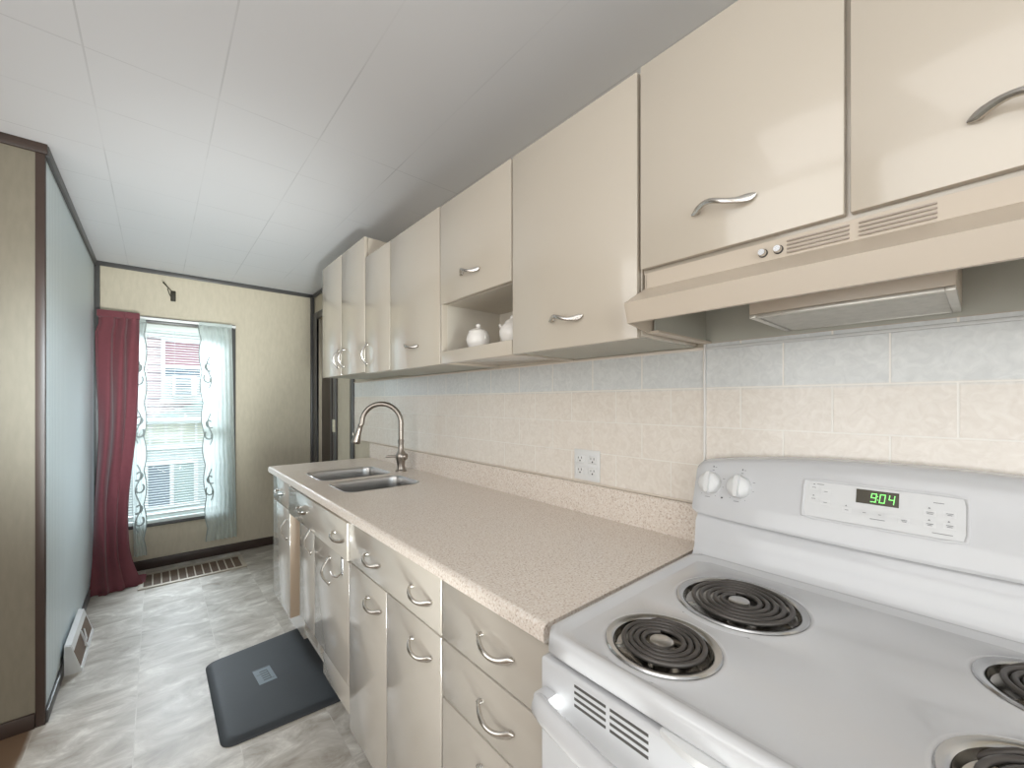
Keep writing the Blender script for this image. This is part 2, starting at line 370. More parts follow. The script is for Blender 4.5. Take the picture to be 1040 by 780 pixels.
# curtain rod
r = thing('curtain_rod', 'white flat curtain rod across the top of the far window', 'curtain rod', (.1, YF-.06, 1.95))
MB().box(-.318, .515, YF-.075, YF-.069, 1.938, 1.958, .002).obj('rod_bar', RODW, r)
for x in (-.316, .510): MB().box(x-.003, x+.003, YF-.071, YF-.012, 1.938, 1.958, .001).obj('rod_bracket', RODW, r)
# red curtain
def redc(u, v):   # u across, v 0 top..1 bottom
    z = 1.972*(1-v)+.012*v
    w = .5+.5*math.cos(min(1, v/.35)*PI)
    x0 = -.325-.018*min(1, max(0, (v-.05)/.03))+.022*math.exp(-((v-.45)/.2)**2); x1 = -.098-.052*math.exp(-((v-.76)/.27)**2)
    fl = max(0, (v-.86)/.14)
    x1 += .055*fl**2
    x = x0*(1-u)+x1*u
    y = YF-.095 - .19*v**2 - .13*fl**2*(1-.5*u) 
    amp = .012+.026*min(1, v*1.6)
    y += amp*math.sin((u**1.25)*PI*6.5+1.6*math.sin(v*3.1))*(1-.4*fl)*(.6+.5*math.sin(u*4+v*2)) + .008*math.sin(u*27+v*9)
    x += .008*math.cos(u*PI*6.5+v)
    if v < .012: y += 0
    if v > .985: z = .006+.004*math.sin(u*20)
    return (max(x, XL+.006), y, z)
rc = thing('burgundy_curtain', 'long burgundy red curtain hanging at the left of the far window, pooling on the floor', 'curtain', (-.2, 4.1, 0))
MB().grid(redc, 70, 60).obj('curtain_cloth', RED, rc, solid=.002, ang=180)
def foot(u, v):
    x = -.30*(1-u)+(-.055)*u; y = 3.99+.05*u-v*(.115-.04*u); z = .045*(1-v)**1.5*(1-.3*u)+.006+.008*abs(math.sin(u*9))*(1-v)
    return (x-.015*v*(u-.5), y, z)
MB().grid(foot, 30, 10).obj('pooled_hem', RED, rc, solid=.002, ang=180)
MB().box(-.326, -.095, YF-.11, YF-.062, 1.925, 1.976, .008).obj('rod_pocket', RED, rc)
# lace panels
def lacepanel(name, label, xl_t, xr_t, xl_b, xr_b, ztop, zbot, scal, gather):
    def fn(u, v):
        z = ztop*(1-v)+zbot*v
        l = xl_t*(1-v)+xl_b*v; r_ = xr_t*(1-v)+xr_b*v
        s_ = abs(math.sin(z*PI/.26))*.016
        if scal == 'l': l += .012-s_
        else: r_ -= .012-s_
        x = l*(1-u)+r_*u
        g = (u if scal == 'l' else 1-u)
        y = YF-.055+(.004+.014*g)*math.sin(u*PI*2*gather)*(.5+.5*v) - .02*v*v
        return (x, y, z)
    t = thing(name, label, 'curtain', ((xl_t+xr_t)/2, YF-.05, zbot), 'sheer lace panels on the far window')
    MB().grid(fn, 48, 90).obj('sheer_panel', LACE, t, ang=180)
    m = MB(); xs = .045
    # scalloped border braid + scroll motifs
    e = 0 if scal == 'l' else 1
    m.tube([Vector(fn(e, j/160))+Vector((0, -.004, 0)) for j in range(161)], (.0035), 6)
    for zc in ([1.55, 1.08, .62] if scal == 'l' else [1.52, 1.12, .70, .45]):
        sgn = 1 if scal == 'l' else -1
        v = (ztop-zc)/(ztop-zbot); base = Vector(fn(e, v)); cx = base.x+sgn*xs
        def pt(a, rr, dz): return (cx+sgn*rr*math.cos(a), YF-.082-.02*v*v, zc+dz+rr*math.sin(a)*1.2)
        for dz, k in ((.055, 1), (-.055, -1)):
            m.tube([pt(k*(a*.35)+.6, .005+.0027*a, dz) for a in range(14)], .0056, 6)
        m.tube([(cx+sgn*(.016*math.sin(q*.55)), YF-.082-.02*v*v, zc-.13+q*.0217) for q in range(13)], .0042, 6)
    m.obj('embroidery', EMB, t)
    MB().box(xl_t if scal == 'l' else xl_t+.0, xr_t, YF-.084, YF-.060, ztop-.012, ztop+.018, .006).obj('gathered_header', LACE, t)
    return t
lacepanel('lace_curtain', 'sheer white lace curtain on the right side of the far window, beside the dark trim', .262, .488, .312, .523, 1.945, .15, 'l', 7)
lacepanel('lace_curtain', 'narrow sheer lace curtain next to the burgundy curtain, hanging to below the sill', -.16, -.062, -.13, -.062, 1.925, .13, 'r', 3)
# plant bracket
t = thing('wall_bracket', 'small dark metal hanging bracket fixed to the cream wall above the window', 'bracket', (.1, YF, 2.17))
MB().box(.085, .118, YF-.012, YF, 2.115, 2.20, .006, 3).obj('mounting_plate', BRONZE, t)
MB().tube([(.10, YF-.012, 2.185), (.075, YF-.05, 2.205), (.04, YF-.105, 2.235)], [.004, .0035, .006], 8).obj('arm', BRONZE, t)
MB().tube([(.10, YF-.012, 2.125), (.08, YF-.03, 2.16), (.066, YF-.06, 2.20)], .003, 8).obj('brace', BRONZE, t)

# ------------------------------------------------------------------ outside
struct('ground_outside', MB().box(-8, 10, 4.45, 14, -1.3, -1.2), GRASS)
h = thing('neighbour_house', 'pink sided neighbouring house with white trimmed window seen through the far window', 'house', (.5, 7, -1.2))
MB().box(-2.2, 3.2, 7.0, 7.2, 1.0, 3.6).obj('siding', SIDE, h)
m = MB(); m.box(-2.2, 3.2, 6.97, 7.0, 2.14, 2.3); m.box(-2.2, 3.2, 6.85, 7.0, 2.30, 2.36); m.obj('frieze_board', OUTW, h)
wn = MB()
wn.box(.045, .085, 6.96, 7.0, 1.31, 2.14); wn.box(.445, .485, 6.96, 7.0, 1.31, 2.14); wn.box(.085, .445, 6.96, 7.0, 2.10, 2.14); wn.box(.085, .445, 6.97, 7.0, 1.745, 1.785); wn.box(.03, .50, 6.94, 7.0, 1.295, 1.345)
wn = wn.obj('window_casing', OUTW, h)
MB().box(.085, .445, 6.985, 6.998, 1.785, 2.10).obj('upper_pane', OUTR, wn)
MB().box(.085, .445, 6.985, 6.998, 1.645, 1.745).obj('lower_pane', OUTD, wn)
MB().box(.085, .445, 6.985, 6.998, 1.345, 1.645).obj('filler_panel', OUTW, wn)
ac = thing('air_conditioner', 'white window air conditioner in the window of the neighbouring house', 'air conditioner', (.28, 6.9, 1.36))
MB().box(.15, .40, 6.80, 6.96, 1.37, 1.64, .01).obj('housing', OUTW, ac)
m = MB()
for i in range(9): m.box(.185, .345, 6.794, 6.80, 1.405+i*.024, 1.416+i*.024)
m.obj('grille', OUTD, ac)
MB().box(-2.2, 3.2, 6.9, 7.2, -1.2, .73).obj('porch_siding', SIDEW, h)
MB().prism([(-2.2, 1.10), (-.1, 1.10), (.9, 1.48), (3.2, 1.48), (3.2, 1.03), (-2.2, 1.03)], 'y', 6.88, 7.0).obj('porch_roof', OUTG, h)
MB().box(-2.2, 3.2, 6.95, 7.0, .73, 1.03).obj('porch_glazing', OUTP, h)
m = MB()
for i in range(18): m.box(-1.47+i*.155, -1.447+i*.155, 6.92, 6.95, .73, 1.04)
m.box(-2.2, 3.2, 6.86, 6.95, .70, .75); m.box(-2.2, 3.2, 6.9, 6.95, 1.02, 1.06)
m.obj('porch_mullions', OUTW, h)
m = MB(); m.box(-.12, -.08, 6.87, 6.9, -.01, .50); m.box(.13, .17, 6.87, 6.9, -.01, .50); m.box(.375, .42, 6.87, 6.9, -.01, .50); m.box(-.12, .42, 6.868, 6.9, .50, .55); m.box(-.14, .44, 6.85, 6.9, -.05, -.01)
wl = m.obj('lower_window_casing', OUTW, h)
MB().box(-.08, .13, 6.888, 6.899, -.01, .50).obj('pane', OUTD, wl)
MB().box(.17, .375, 6.888, 6.899, -.01, .50).obj('pane', OUTG, wl)

# ------------------------------------------------------------------ floor register + wall register
t = thing('floor_register', 'long tan metal floor register with brown slots under the far window', 'floor vent', (.22, 4.0, 0))
fx0, fx1, fy0, fy1 = -.10, .545, 3.83, 4.15
m = MB(); m.box(fx0, fx1, fy0, fy0+.03, 0, .008, .002); m.box(fx0, fx1, fy1-.03, fy1, 0, .008, .002); m.box(fx0, fx0+.03, fy0+.03, fy1-.03, 0, .008, .002); m.box(fx1-.03, fx1, fy0+.03, fy1-.03, 0, .008, .002)
n = 12; pw = (fx1-fx0-.06)/n
for i in range(1, n): m.box(fx0+.03+i*pw-.004, fx0+.03+i*pw+.004, fy0+.03, fy1-.03, .001, .007)
m.obj('grille_frame', TANVENT, t)
m = MB(); m.box(fx0+.028, fx1-.028, fy0+.028, fy1-.028, 0.0005, .002)
for k in range(14):
    yy = fy0+.04+k*(fy1-fy0-.08)/13; m.box(fx0+.03, fx1-.03, yy-.004, yy+.004, .002, .0045)
m.obj('louvers', BROWNV, t)
t = thing('baseboard_register', 'white sloped metal heat register against the base of the grey left wall', 'heat register', (-.31, 3.1, 0))
y0, y1 = 2.865, 3.34
prof = [(XL+.013, 0), (XL+.075, 0), (XL+.07, .012), (XL+.035, .135), (XL+.013, .14)]
for a, c in ((y0, y0+.008), (y1-.008, y1)): MB().prism(prof, 'y', a, c).obj('end_plate', WHITEP, t)
MB().prism([(XL+.013, .107), (XL+.045, .107), (XL+.036, .138), (XL+.013, .142)], 'y', y0+.008, y1-.008).obj('top_panel', WHITEP, t)
MB().prism([(XL+.013, 0), (XL+.070, .0), (XL+.0415, .105), (XL+.013, .105)], 'y', y0+.008, y1-.008).obj('dark_opening', BROWNV, t)
MB().prism([(XL+.06, 0), (XL+.075, 0), (XL+.072, .016), (XL+.06, .016)], 'y', y0+.008, y1-.008).obj('bottom_rail', WHITEP, t)
MB().prism([(XL+.06, .01), (XL+.075, .01), (XL+.048, .107), (XL+.03, .107)], 'y', (y0+y1)/2-.006, (y0+y1)/2+.006).obj('divider', WHITEP, t)
MB().tube([(XL+.06, y0+.22, .03), (XL+.065, y0+.25, .055), (XL+.05, y0+.31, .085)], .004, 8).obj('damper_lever', WHITEP, t)

# ------------------------------------------------------------------ handles
def handle_mb(p, axis, out, Lh=.105, wave=.0075, flip=-1):
    """arched pull with flared feet; p centre on the face, axis along the pull, out the face normal"""
    p = Vector(p); a = Vector(axis); o = Vector(out); sd = a.cross(o); pts = []; rr = []
    n = 26
    for i in range(n+1):
        t = i/n; s = (t-.5)
        ext = 1.16
        e = min(t, 1-t)
        h = .0035+.0285*math.sin(t*PI)**1.25
        w = .0016+.0066*math.sin(min(1, e/.10)*PI/2) if e < .10 else .0054+.0030*(1-min(1, (e-.10)/.22))**1.3
        pts.append(p+a*(s*Lh*ext)+o*h+sd*(flip*wave*math.sin(2*PI*t)))
        rr.append((w, .0034+.0018*math.sin(t*PI)))
    m = MB(); L = []
    for i, q in enumerate(pts):
        t = (pts[min(i+1, n)]-pts[max(i-1, 0)]).normalized(); up = (sd-t*sd.dot(t)).normalized(); v = t.cross(up)
        ra, rb = rr[i]; L.append([q+up*ra*math.cos(2*PI*k/10)+v*rb*math.sin(2*PI*k/10) for k in range(10)])
    m.loops(L, True, True, True)
    for s in (-.41, .41):
        c = p+a*(s*Lh*ext)+sd*(flip*wave*math.sin(2*PI*(s+.5)))
        m.lathe([(.0055, 0), (.0045, .006), (.003, .009)], c, out, 12)
    return m
def front(nm, par, x, ya, yb, za, zb, mat, hs, th=.017, side_out=(-1, 0, 0)):
    f = MB().box(x, x+th, min(ya, yb)+.0018, max(ya, yb)-.0018, za, zb, .0022, 2).obj(nm, mat, par)
    for (hy, hz, o_) in hs:
        if o_ == 'h': mb = handle_mb((x, hy, hz), (0, 1, 0), (-1, 0, 0))
        else: mb = handle_mb((x, hy, hz), (0, 0, 1), (-1, 0, 0), wave=.003)
        mb.obj('handle', SATIN, f)
    return f
def carcass(par, x0, y0, y1, z0, z1, mat=ENAMEL_B, hollow=None):
    MB().box(x0, W-.012, y0+.002, y1-.002, z0, z1, .002).obj('carcass', mat, par)
BX = .53
# near drawer unit
c = thing('base_cabinet', 'cream metal drawer base cabinet beside the stove with three stacked drawers', 'cabinet', (.8, .69, 0))
carcass(c, BX+.020, .507, .874, .115, .876)
front('drawer', c, BX, .508, .873, .727, .868, ENAMEL_B, [(.662, .80, 'h')])
front('drawer', c, BX, .508, .873, .585, .722, ENAMEL_B, [(.662, .655, 'h')])
front('drawer', c, BX, .508, .873, .115, .580, ENAMEL_B, [(.662, .515, 'h')])
MB().box(BX+.075, W-.05, .51, .871, 0, .115).obj('toe_kick', DARKGAP, c)
# middle unit
c = thing('base_cabinet', 'cream metal base cabinet in the middle, one wide drawer with two pulls above two doors', 'cabinet', (.8, 1.2, 0))
carcass(c, BX+.020, .874, 1.518, .115, .876)
front('drawer', c, BX, .877, 1.515, .727, .868, ENAMEL_B, [(.976, .797, 'h'), (1.293, .795, 'h')])
front('door', c, BX, .877, 1.195, .115, .722, ENAMEL_B, [(.976, .655, 'h')])
front('door', c, BX, 1.197, 1.515, .115, .722, ENAMEL_B, [(1.283, .655, 'h')])
MB().box(BX+.075, W-.05, .877, 1.515, 0, .115).obj('toe_kick', DARKGAP, c)
# sink unit
c = thing('sink_base_cabinet', 'cream metal sink base cabinet with false drawer front and two doors under the sink', 'cabinet', (.8, 1.9, 0))
m = MB(); m.box(BX+.020, W-.012, 1.520, 1.535, .17, .72); m.box(BX+.020, W-.012, 2.185, 2.200, .2, .72); m.box(BX+.02, W-.012, 1.535, 2.185, .17, .19); m.box(W-.03, W-.012, 1.535, 2.185, .19, .72)
m.box(BX+.020, BX+.04, 1.52, 2.393, .70, .874); m.box(BX+.02, BX+.035, 1.935, 1.975, .19, .70)
m.obj('carcass', ENAMEL_B, c, smooth=False)
front('false_drawer_front', c, BX-.006, 1.521, 2.392, .722, .862, ENAMEL_B, [(1.60, .797, 'h'), (2.10, .797, 'h')], th=.022)
front('door', c, BX, 1.521, 1.954, .262, .717, ENAMEL_B, [(1.735, .625, 'v')])
front('door', c, BX, 1.958, 2.200, .262, .717, ENAMEL_B, [(1.995, .675, 'v')])
MB().box(BX+.004, BX+.02, 1.521, 1.838, .155, .258, .003).obj('kick_plate', ENAMEL_B, c)
MB().box(BX+.22, BX+.235, 1.521, 2.2, 0, .17).obj('toe_kick', ENAMEL_B, c)
# far unit
c = thing('base_cabinet', 'narrow cream base cabinet at the window end of the counter with tan side', 'cabinet', (.8, 2.6, 0))
m = MB(); m.box(BX+.02, W-.012, 2.470, 2.798, .165, .876, .002); m.box(BX+.02, W-.012, 2.406, 2.470, .165, .70, .002); m.box(BX+.02, BX+.06, 2.406, 2.470, .70, .876)
m.obj('carcass', ENAMEL_B, c)
MB().box(BX+.004, W-.012, 2.396, 2.405, .165, .718, .001).obj('side_panel', RUST, c)
MB().box(BX+.05, BX+.058, 2.390, 2.397, .17, .71).obj('side_seam', DTRIM, c)
front('drawer', c, BX, 2.400, 2.80, .735, .868, ENAMEL_B, [(2.58, .80, 'h')])
front('door', c, BX, 2.400, 2.80, .165, .728, ENAMEL_B, [(2.45, .625, 'v')])
MB().box(BX+.075, W-.05, 2.42, 2.78, 0, .165).obj('toe_kick', ENAMEL_B, c)
# over-door hook
t = thing('over_door_towel_hook', 'chrome strap hook hung over the right door of the sink cabinet', 'hook', (BX, 1.585, .7))
m = MB(); m.box(BX-.004, BX-.002, 1.575, 1.592, .655, .7195); m.box(BX-.004, BX+.019, 1.575, 1.592, .7175, .7195)
m.obj('strap', CHROME, t)
MB().tube([(BX-.004, 1.583, .66), (BX-.018, 1.592, .648), (BX-.03, 1.605, .652), (BX-.034, 1.615, .667)], .0045, 8).obj('hook', CHROME, t)

# ------------------------------------------------------------------ countertop with sink holes
def rr_pt(th, cx, cy, hx, hy, r):
    """ray from centre at angle th to a rounded rectangle"""
    dx, dy = math.cos(th), math.sin(th); lo, hi = 0, hx+hy
    for _ in range(30):
        md = (lo+hi)/2; qx, qy = abs(dx*md)-(hx-r), abs(dy*md)-(hy-r)
        s_ = math.hypot(max(qx, 0), max(qy, 0))+min(max(qx, qy), 0)-r
        if s_ < 0: lo = md
        else: hi = md
    return (cx+dx*lo, cy+dy*lo)
def rect_hit(th, cx, cy, x0, x1, y0, y1):
    dx, dy = math.cos(th), math.sin(th); t = 1e9
    if dx > 1e-9: t = min(t, (x1-cx)/dx)
    if dx < -1e-9: t = min(t, (x0-cx)/dx)
    if dy > 1e-9: t = min(t, (y1-cy)/dy)
    if dy < -1e-9: t = min(t, (y0-cy)/dy)
    return (cx+dx*t, cy+dy*t)
def angles(cx, cy, x0, x1, y0, y1, n=72):
    A = [2*PI*i/n for i in range(n)]+[math.atan2(b-cy, a-cx) % (2*PI) for a in (x0, x1) for b in (y0, y1)]
    return sorted(set(round(a, 6) for a in A))
def rrloop(A, cx, cy, hx, hy, r, z): return [(*rr_pt(a, cx, cy, hx, hy, r), z) for a in A]
CT, CB = .914, .879
CX0, CX1, CY0, CY1 = .512, W-.002, .506, 2.848
bowls = [(.795, 1.925, .180, .138), (.800, 2.290, .185, .155)]
m = MB()
segs = [(1.70, 2.095, bowls[0]), (2.095, 2.55, bowls[1])]
for (ya, yb, (cx, cy, hx, hy)) in segs:
    A = angles(cx, cy, CX0+.012, CX1, ya, yb)
    out = [(*rect_hit(a, cx, cy, CX0+.012, CX1, ya, yb), CT) for a in A]
    m.loops([out, rrloop(A, cx, cy, hx, hy, .05, CT), rrloop(A, cx, cy, hx, hy, .05, CT-.002), rrloop(A, cx, cy, hx+.012, hy+.012, .06, CB), [(p[0], p[1], CB) for p in out]])
def plain(ya, yb):
    m.add([(CX0+.012, ya, CT), (CX1, ya, CT), (CX1, yb, CT), (CX0+.012, yb, CT)], [(0, 1, 2, 3)])
    m.add([(CX0+.012, ya, CB), (CX1, ya, CB), (CX1, yb, CB), (CX0+.012, yb, CB)], [(3, 2, 1, 0)])
plain(CY0, 1.70); plain(2.55, CY1)
fe = [(CX0+.012+.012*math.cos(a), CT-.012+.012*math.sin(a)) for a in [PI/2+i*PI/12 for i in range(7)]]+[(CX0, CB+.004), (CX0+.004, CB), (CX0+.012, CB)]
m.loops([[(x, y, z) for x, z in fe] for y in (CY0, 1.70, 2.095, 2.55, CY1)], False)
for y in (CY0, CY1): m.add([(x, y, z) for x, z in fe]+[(CX1, y, CB), (CX1, y, CT)], [tuple(range(len(fe)+2))])
ct = thing('countertop', 'long speckled pinkish beige laminate countertop with matching upstand along the wall', 'countertop', (.83, 1.68, .9))
m.obj('counter_slab', LAM, ct)
MB().prism([(W-.02, CT), (W-.0015, CT), (W-.0015, 1.016), (W-.016, 1.016), (W-.02, 1.012)], 'y', CY0+.002, CY1-.002).obj('upstand', LAM, ct)
# sink
sk = thing('double_sink', 'stainless steel double bowl sink set into the speckled countertop', 'sink', (.8, 2.1, .72))
for (cx, cy, hx, hy) in bowls:
    A = angles(cx, cy, cx-hx, cx+hx, cy-hy, cy+hy, 64)
    L = [rrloop(A, cx, cy, hx+.005, hy+.005, .054, CT+.0004), rrloop(A, cx, cy, hx+.003, hy+.003, .053, CT+.0018), rrloop(A, cx, cy, hx-.002, hy-.002, .05, CT+.0008), rrloop(A, cx, cy, hx-.005, hy-.005, .05, CT-.006)]
    for k in range(6):
        t = k/5; L.append(rrloop(A, cx, cy, hx-.006-.006*t, hy-.006-.006*t, .05, CT-.012-.163*t))
    for k in range(1, 6):
        a = k/5*PI/2; L.append(rrloop(A, cx, cy, hx-.012-.03*(1-math.cos(a)), hy-.012-.03*(1-math.cos(a)), .045, CB-.145-.03*math.sin(a)))
    L.append(rrloop(A, cx, cy, .04, .04, .039, CB-.18)); 
    mb = MB().loops(L, True, False, False)
    bo = mb.obj('bowl', STEEL, sk)
    MB().lathe([(.043, 0), (.04, .003), (.03, .001), (.028, -.006), (.001, -.006)], (cx, cy, CB-.18), n=28, caps=False).obj('drain', CHROME, bo)
# faucet
FX, FY = 1.045, 2.165
f = thing('kitchen_faucet', 'brushed nickel gooseneck faucet with pull-down spray head behind the sink', 'faucet', (FX, FY, CT))
MB().lathe([(.001, 0), (.031, 0), (.031, .006), (.024, .012), (.022, .03), (.024, .055), (.029, .075), (.030, .09), (.026, .10), (.0165, .118), (.015, .15), (.0175, .17), (.0175, .176), (.013, .18)], (FX, FY, CT), n=32).obj('base_body', FAUC, f)
dirv = Vector((-.80, .60, 0)).normalized(); R = .108; zt = CT+.272
pts = [Vector((FX, FY, CT+.17)), Vector((FX, FY, CT+.23))]
for i in range(25):
    a = PI*i/24*1.0; pts.append(Vector((FX, FY, zt))+dirv*(R*(1-math.cos(a)))+Vector((0, 0, R*math.sin(a))))
for i in range(1, 3): pts.append(pts[1+25]+Vector((0, 0, -.008*i))+dirv*.004*i)
MB().tube(pts, .0142, 16).obj('gooseneck_spout', FAUC, f)
e = pts[-1]; hd = (Vector((0, 0, -1))+dirv*.28).normalized()
MB().lathe([(.001, -.006), (.0145, -.006), (.015, 0), (.0135, .004), (.015, .02), (.017, .05), (.023, .085), (.0245, .095), (.022, .10), (.001, .10)], e, hd, 28).obj('spray_head', FAUC, f)
MB().box(-.004, .004, -.006, .006, 0, .022, .002).obj('spray_trigger', FAUC, f).matrix_parent_inverse = Matrix.Translation(-f.location) @ Matrix.Translation(e+hd*.06+dirv*.024)
hv = Vector((-.55, -.05, -.02)); hb = Vector((FX, FY, CT+.083))
MB().lathe([(.001, -.035), (.018, -.034), (.020, -.02), (.018, 0)], hb, (-.62, .78, 0), 20).obj('valve_body', FAUC, f)
m = MB(); dv = Vector((-.78, .60, 0)).normalized()
m.tube([hb+dv*.02, hb+dv*.04+Vector((0, 0, .001)), hb+dv*.07, hb+dv*.085+Vector((0, 0, -.004))], [.009, .006, .008, .005], 12)
m.lathe([(.001, .030), (.013, .028), (.016, .02), (.015, .0)], hb, (.78, -.6, .1), 20)
m.obj('lever_handle', FAUC, f)

# ------------------------------------------------------------------ tile backsplash
t = thing('tile_backsplash', 'beige tile backsplash panel above the countertop, left of the white corner strip', 'backsplash', (W, 1.85, 1.02))
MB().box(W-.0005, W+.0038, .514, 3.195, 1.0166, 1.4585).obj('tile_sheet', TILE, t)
m = MB(); m.box(W-.006, W-.0006, .514, 3.195, 1.0166, 1.0226, .002); m.box(W-.005, W-.0006, .514, 3.195, 1.451, 1.458, .002)
m.obj('edge_moulding', pm('beige_moulding', (.70, .62, .53), .35), t)
t = thing('tile_backsplash', 'beige tile panel with shade-greyed top row behind the stove, right of the white corner strip', 'backsplash', (W, 0, .9))
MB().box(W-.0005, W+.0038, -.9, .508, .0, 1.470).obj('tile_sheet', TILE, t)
MB().box(W-.006, W-.0006, -.9, .506, 1.449, 1.457, .002).obj('edge_moulding', pm('white_moulding', (.66, .66, .65), .35), t)
tag(MB().box(W-.007, W+.0038, .5085, .5135, 1.017, 1.47, .002).obj('tile_divider_strip', pm('white_strip', (.78, .76, .73), .35)), 'thin white vertical strip between the two tile panels beside the stove', 'trim strip')

# outlet
t = thing('wall_outlet', 'white double-gang outlet plate on the tile above the countertop', 'outlet', (W-.002, .925, 1.08))
y0, y1, z0, z1 = .868, .981, 1.027, 1.135
MB().box(W-.0065, W-.0006, y0, y1, z0, z1, .0025).obj('cover_plate', WHITEP, t)
for yc in (.952, .897):
    for zc in (1.102, 1.060):
        rc_ = MB().box(W-.0085, W-.006, yc-.017, yc+.017, zc-.0145, zc+.0145, .003).obj('receptacle', WHITEP, t)
        m = MB(); m.box(W-.0088, W-.0084, yc-.008, yc-.0055, zc, zc+.008); m.box(W-.0088, W-.0084, yc+.0055, yc+.008, zc, zc+.0065); m.lathe([(.0001, 0), (.003, 0), (.003, .0004), (.0001, .0004)], (W-.0084, yc, zc-.007), (-1, 0, 0), 10)
        m.obj('slots', SLOTD, rc_)

# ------------------------------------------------------------------ wall cabinets
UX, UB, UT = .85, 1.455, 2.083
def wcar(par, y0, y1, z0, z1):
    MB().box(UX+.019, W-.004, y0+.0015, y1-.0015, z0, z1, .002).obj('carcass', [ENAMEL], par)
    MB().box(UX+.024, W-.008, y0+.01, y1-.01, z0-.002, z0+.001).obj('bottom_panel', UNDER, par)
c = thing('wall_cabinet', 'cream wall cabinet with two doors directly over the range hood', 'cabinet', (1, .14, 1.6))
wcar(c, -.235, .529, 1.603, UT)
front('door', c, UX, .149, .527, 1.612, UT, ENAMEL, [(.340, 1.694, 'h')])
front('door', c, UX, -.234, .145, 1.612, UT, ENAMEL, [(-.045, 1.690, 'h')])
c = thing('wall_cabinet', 'tall cream single door wall cabinet just left of the range hood', 'cabinet', (1, .75, 1.45))
wcar(c, .530, .981, UB+.006, UT-.004)
front('door', c, UX, .532, .980, UB, UT-.004, ENAMEL, [(.752, 1.533, 'h')])
c = thing('wall_cabinet', 'cream wall cabinet with a short door above an open shelf niche', 'cabinet', (1, 1.2, 1.45))
m = MB(); xa, xb = UX+.019, W-.004
m.box(xa, xb, .983, 1.417, 1.692, UT-.004, .001); m.box(UX+.002, xb, 1.403, 1.417, UB, 1.692, .001); m.box(xa, xb, .983, .989, UB, 1.692); m.box(xb-.008, xb, .989, 1.403, UB, 1.692)
m.box(UX+.002, xb-.008, .989, 1.403, UB+.008, 1.503, .002)
m.obj('carcass', ENAMEL, c)
m = MB(); m.box(xa+.005, xb-.0085, 1.4015, 1.4028, 1.5035, 1.69); m.box(xb-.0095, xb-.0082, .99, 1.402, 1.5035, 1.69); m.box(xa+.005, xb-.009, .99, 1.402, 1.6895, 1.6915)
m.obj('niche_lining', INNER, c)
front('door', c, UX, .984, 1.416, 1.690, UT-.004, ENAMEL, [(1.208, 1.772, 'h')])
MB().box(UX+.001, UX+.019, .984, 1.403, UB, 1.503, .002).obj('shelf_lip', ENAMEL, c)
c = thing('wall_cabinet', 'cream two door wall cabinet between the open niche and the taller far cabinet', 'cabinet', (1, 1.8, 1.45))
wcar(c, 1.419, 2.190, UB+.006, UT)
front('door', c, UX, 1.420, 1.878, UB, UT, ENAMEL, [(1.648, 1.548, 'h')])
front('door', c, UX, 1.880, 2.188, UB+.004, UT, ENAMEL, [(2.155, 1.56, 'v')])
c = thing('wall_cabinet', 'taller pair of pale cream wall cabinet doors at the window end', 'cabinet', (1, 2.57, 1.45))
wcar(c, 2.196, 2.945, UB+.016, 2.200)
front('door', c, UX, 2.198, 2.565, UB+.012, 2.202, ENAMEL, [(2.52, 1.568, 'v')])
front('door', c, UX, 2.568, 2.945, UB+.012, 2.202, ENAMEL, [(2.612, 1.568, 'v')])

# ceramics in the niche
t = thing('sugar_bowl', 'small white lidded ceramic sugar bowl standing in the open niche', 'sugar bowl', (.905, 1.235, 1.504))
MB().lathe([(.001, 0), (.034, 0), (.036, .005), (.042, .016), (.045, .030), (.042, .046), (.037, .056), (.036, .060)], t.location, n=32).obj('body', CERAM, t)
MB().lathe([(.038, .058), (.037, .062), (.028, .069), (.012, .074), (.006, .077), (.009, .083), (.009, .088), (.001, .093)], t.location, n=32).obj('lid', CERAM, t)
for s in (-1, 1):
    MB().tube([t.location+Vector((0, s*(.034+.010*math.sin(a)), .036+.012*math.cos(a))) for a in [i*PI/8 for i in range(9)]], .003, 8).obj('side_handle', CERAM, t)
t = thing('teapot', 'white ceramic teapot half hidden behind the cabinet door at the right of the niche', 'teapot', (.935, 1.075, 1.504))
MB().lathe([(.001, 0), (.030, 0), (.036, .008), (.046, .030), (.047, .045), (.042, .060), (.030, .072), (.027, .075)], t.location, n=32).obj('body', CERAM, t)
MB().lathe([(.030, .073), (.024, .082), (.010, .090), (.009, .098), (.001, .104)], t.location, n=28).obj('lid', CERAM, t)
MB().tube([t.location+Vector(p) for p in ((0, .038, .035), (0, .055, .050), (0, .062, .068), (0, .070, .078))], [.011, .008, .006, .005], 12).obj('spout', CERAM, t)
MB().tube([t.location+Vector((0, -.04-.022*math.sin(a), .042+.022*math.cos(a))) for a in [i*PI/10 for i in range(11)]], .004, 8).obj('side_handle', CERAM, t)

